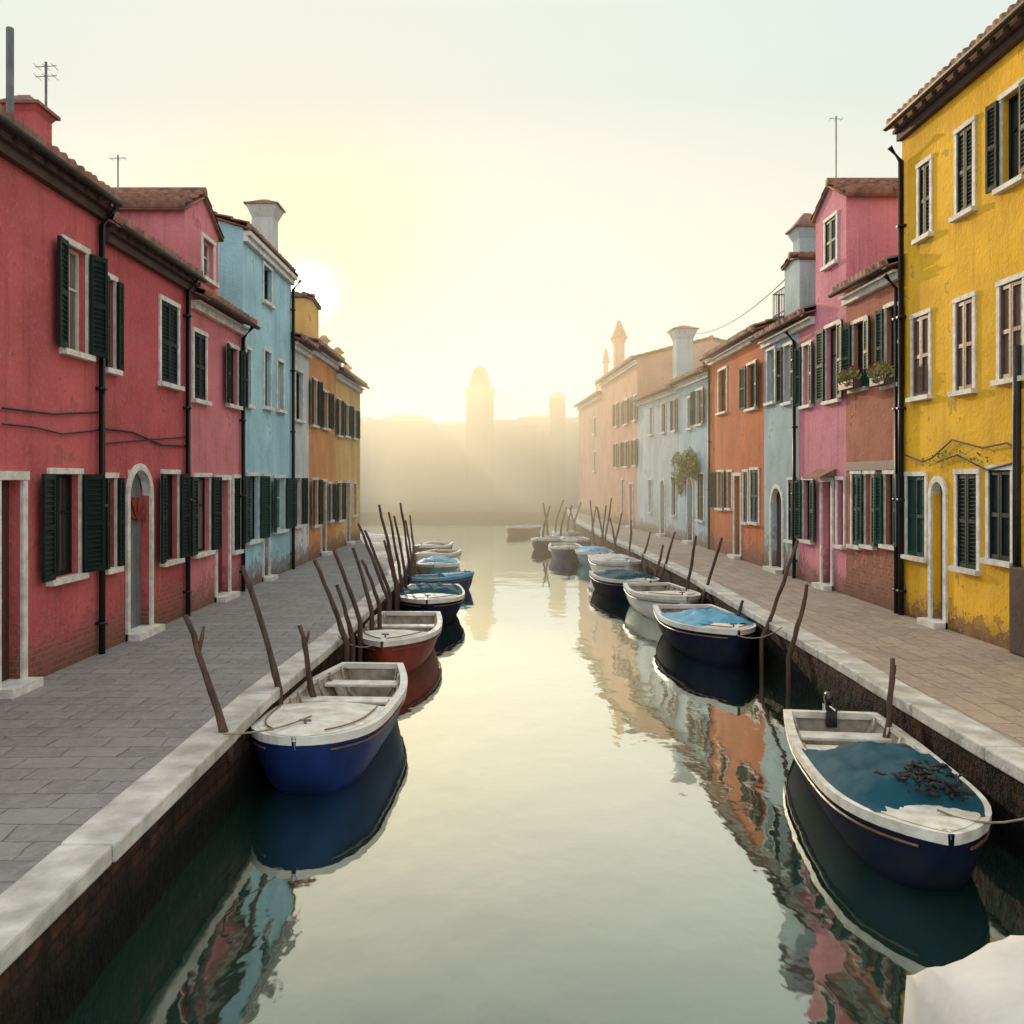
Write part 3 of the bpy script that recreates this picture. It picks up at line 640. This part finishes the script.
for i,(px,top,lean) in enumerate(((541,506,6),(549,503,-4),(559,507,5),(566,505,4),(577,508,-5),(553,500,7),(572,502,6))):
    Y=42+i*1.0; X=(px-VX)/F*Y; zt=CZ-(top-VY)*Y/F; m=M(); m.tube([(0,0,-.5),(lean*Y/F*.5,0,zt*.5),(lean*Y/F*1.5,0,zt)],[.06,.055,.04],7)
    o=m.build('mooring_pole',m_pole,None,True); o.location=(X,Y,0); tag(o,'faint pole standing in open water in the mist','pole','mooring poles along the quays')
def rope(p,q,label,sag=.15):
    m=M(); p,q=V(p),V(q); m.tube([p.lerp(q,t/8)-p-V((0,0,sag*4*(t/8)*(1-t/8))) for t in range(9)],.010,5)
    o=m.build('mooring_rope',m_rope,None,True); o.location=p; tag(o,label,'rope','mooring ropes')
rope((-1.95,9.3,.74),(-2.55,8.3,.84),'rope from the royal blue boat bow to the left kerb',.05)
rope((-1.85,14.3,.65),(-2.4,13.4,.84),'rope from the oxblood boat to the left kerb')
rope((3.4,7.0,.62),(4.28,6.7,.84),'rope from the nearest right boat to the kerb')
rope((3.8,15.0,.66),(4.45,14.2,.84),'rope from the boat with light blue cover to the right kerb')
m=M(); m.tube([V((8.5,40,9.6)).lerp(V((8.0,24,8.9)),t/10)-V((8.0,24,8.9))-V((0,0,1.0*4*(t/10)*(1-t/10)*.5)) for t in range(11)],.014,5)
o=m.build('overhead_cable',m_wire); o.location=(8.0,24,8.9); tag(o,'thin cable strung above the orange and blue roofs on the right','cable')
# ---------------------------------------------------------------- mist
m=M(); m.box(-120,120,23,230,.02,13.0)
mm=bpy.data.materials.new('mist'); mm.use_nodes=True; nt=mm.node_tree; nt.nodes.remove(nt.nodes['Principled BSDF'])
vs=N(nt,'ShaderNodeVolumeScatter',{'Color':(1,.82,.52,1),'Density':.019,'Anisotropy':.45})
nt.links.new(vs.outputs[0],nt.nodes['Material Output'].inputs['Volume'])
struct(m.build('mist',mm))
# ---------------------------------------------------------------- light
az=math.radians(-12.05); el=math.radians(11.4)
sd=V((math.sin(az)*math.cos(el),math.cos(az)*math.cos(el),math.sin(el)))
l=bpy.data.lights.new('sun','SUN'); l.energy=5; l.angle=math.radians(.6); l.color=(1,.69,.38)
lo=bpy.data.objects.new('sun',l); C.objects.link(lo); lo.rotation_euler=sd.to_track_quat('Z','Y').to_euler()
wd=bpy.data.worlds.new('World'); sc.world=wd; wd.use_nodes=True; nt=wd.node_tree
bg=nt.nodes['Background']; out=nt.nodes['World Output']
sk=N(nt,'ShaderNodeTexSky',sky_type='NISHITA'); sk.sun_disc=False; sk.sun_elevation=el; sk.sun_rotation=az; sk.dust_density=0; sk.air_density=.5
skc=N(nt,'ShaderNodeVectorMath',{0:sk.outputs[0],'Scale':.4},operation='SCALE').outputs[0]
nt.links.new(skc,bg.inputs[0]); bg.inputs[1].default_value=.05
g=N(nt,'ShaderNodeTexCoord').outputs['Generated']
nrm=N(nt,'ShaderNodeVectorMath',{0:g},operation='NORMALIZE').outputs[0]
dt=N(nt,'ShaderNodeVectorMath',{0:nrm,1:tuple(sd)},operation='DOT_PRODUCT').outputs['Value']
z=N(nt,'ShaderNodeSeparateXYZ',{0:nrm}).outputs[2]
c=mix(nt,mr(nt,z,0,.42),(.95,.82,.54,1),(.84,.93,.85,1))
c=mix(nt,mr(nt,z,.46,.75),c,(1.65,1.78,1.7,1))  # unseen sky above the frame, brightened as added fill for the facades
c=mix(nt,mr(nt,dt,.6,-.2),c,(1.2,1.26,1.26,1))  # sky behind the camera, out of view, lifted for the same fill
d0=mr(nt,dt,0,1)
gl=mth(nt,'POWER',d0,8.0); gl1=mth(nt,'POWER',d0,90.0); gl2=mth(nt,'POWER',d0,4500.0); gl3=mth(nt,'POWER',d0,450.0)
c=mix(nt,mth(nt,'MULTIPLY',gl,.75),c,(1.08,1.0,.78,1))
c=mix(nt,mth(nt,'MULTIPLY',gl1,.85),c,(1.14,.92,.48,1))
for gg,cc in ((gl3,(.45,.24,.02)),(gl2,(5.0,4.2,2.6))):
    c=mix(nt,1.0,c,N(nt,'ShaderNodeVectorMath',{0:cc,'Scale':gg},operation='SCALE').outputs[0],'ADD')
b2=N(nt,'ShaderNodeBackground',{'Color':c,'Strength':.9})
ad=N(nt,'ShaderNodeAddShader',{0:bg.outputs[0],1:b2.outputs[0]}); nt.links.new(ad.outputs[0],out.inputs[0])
# ---------------------------------------------------------------- camera
cd=bpy.data.cameras.new('camera'); cam=bpy.data.objects.new('camera',cd); C.objects.link(cam)
cam.location=(0,0,CZ); cam.rotation_euler=(math.radians(90),0,0); cd.lens=36*F/1024; cd.sensor_width=36
cd.shift_x=12/1024; cd.shift_y=-34/1024; cd.clip_end=2000; cd.clip_start=.05
sc.camera=cam
sc.view_settings.view_transform='Standard'; sc.view_settings.look='None'
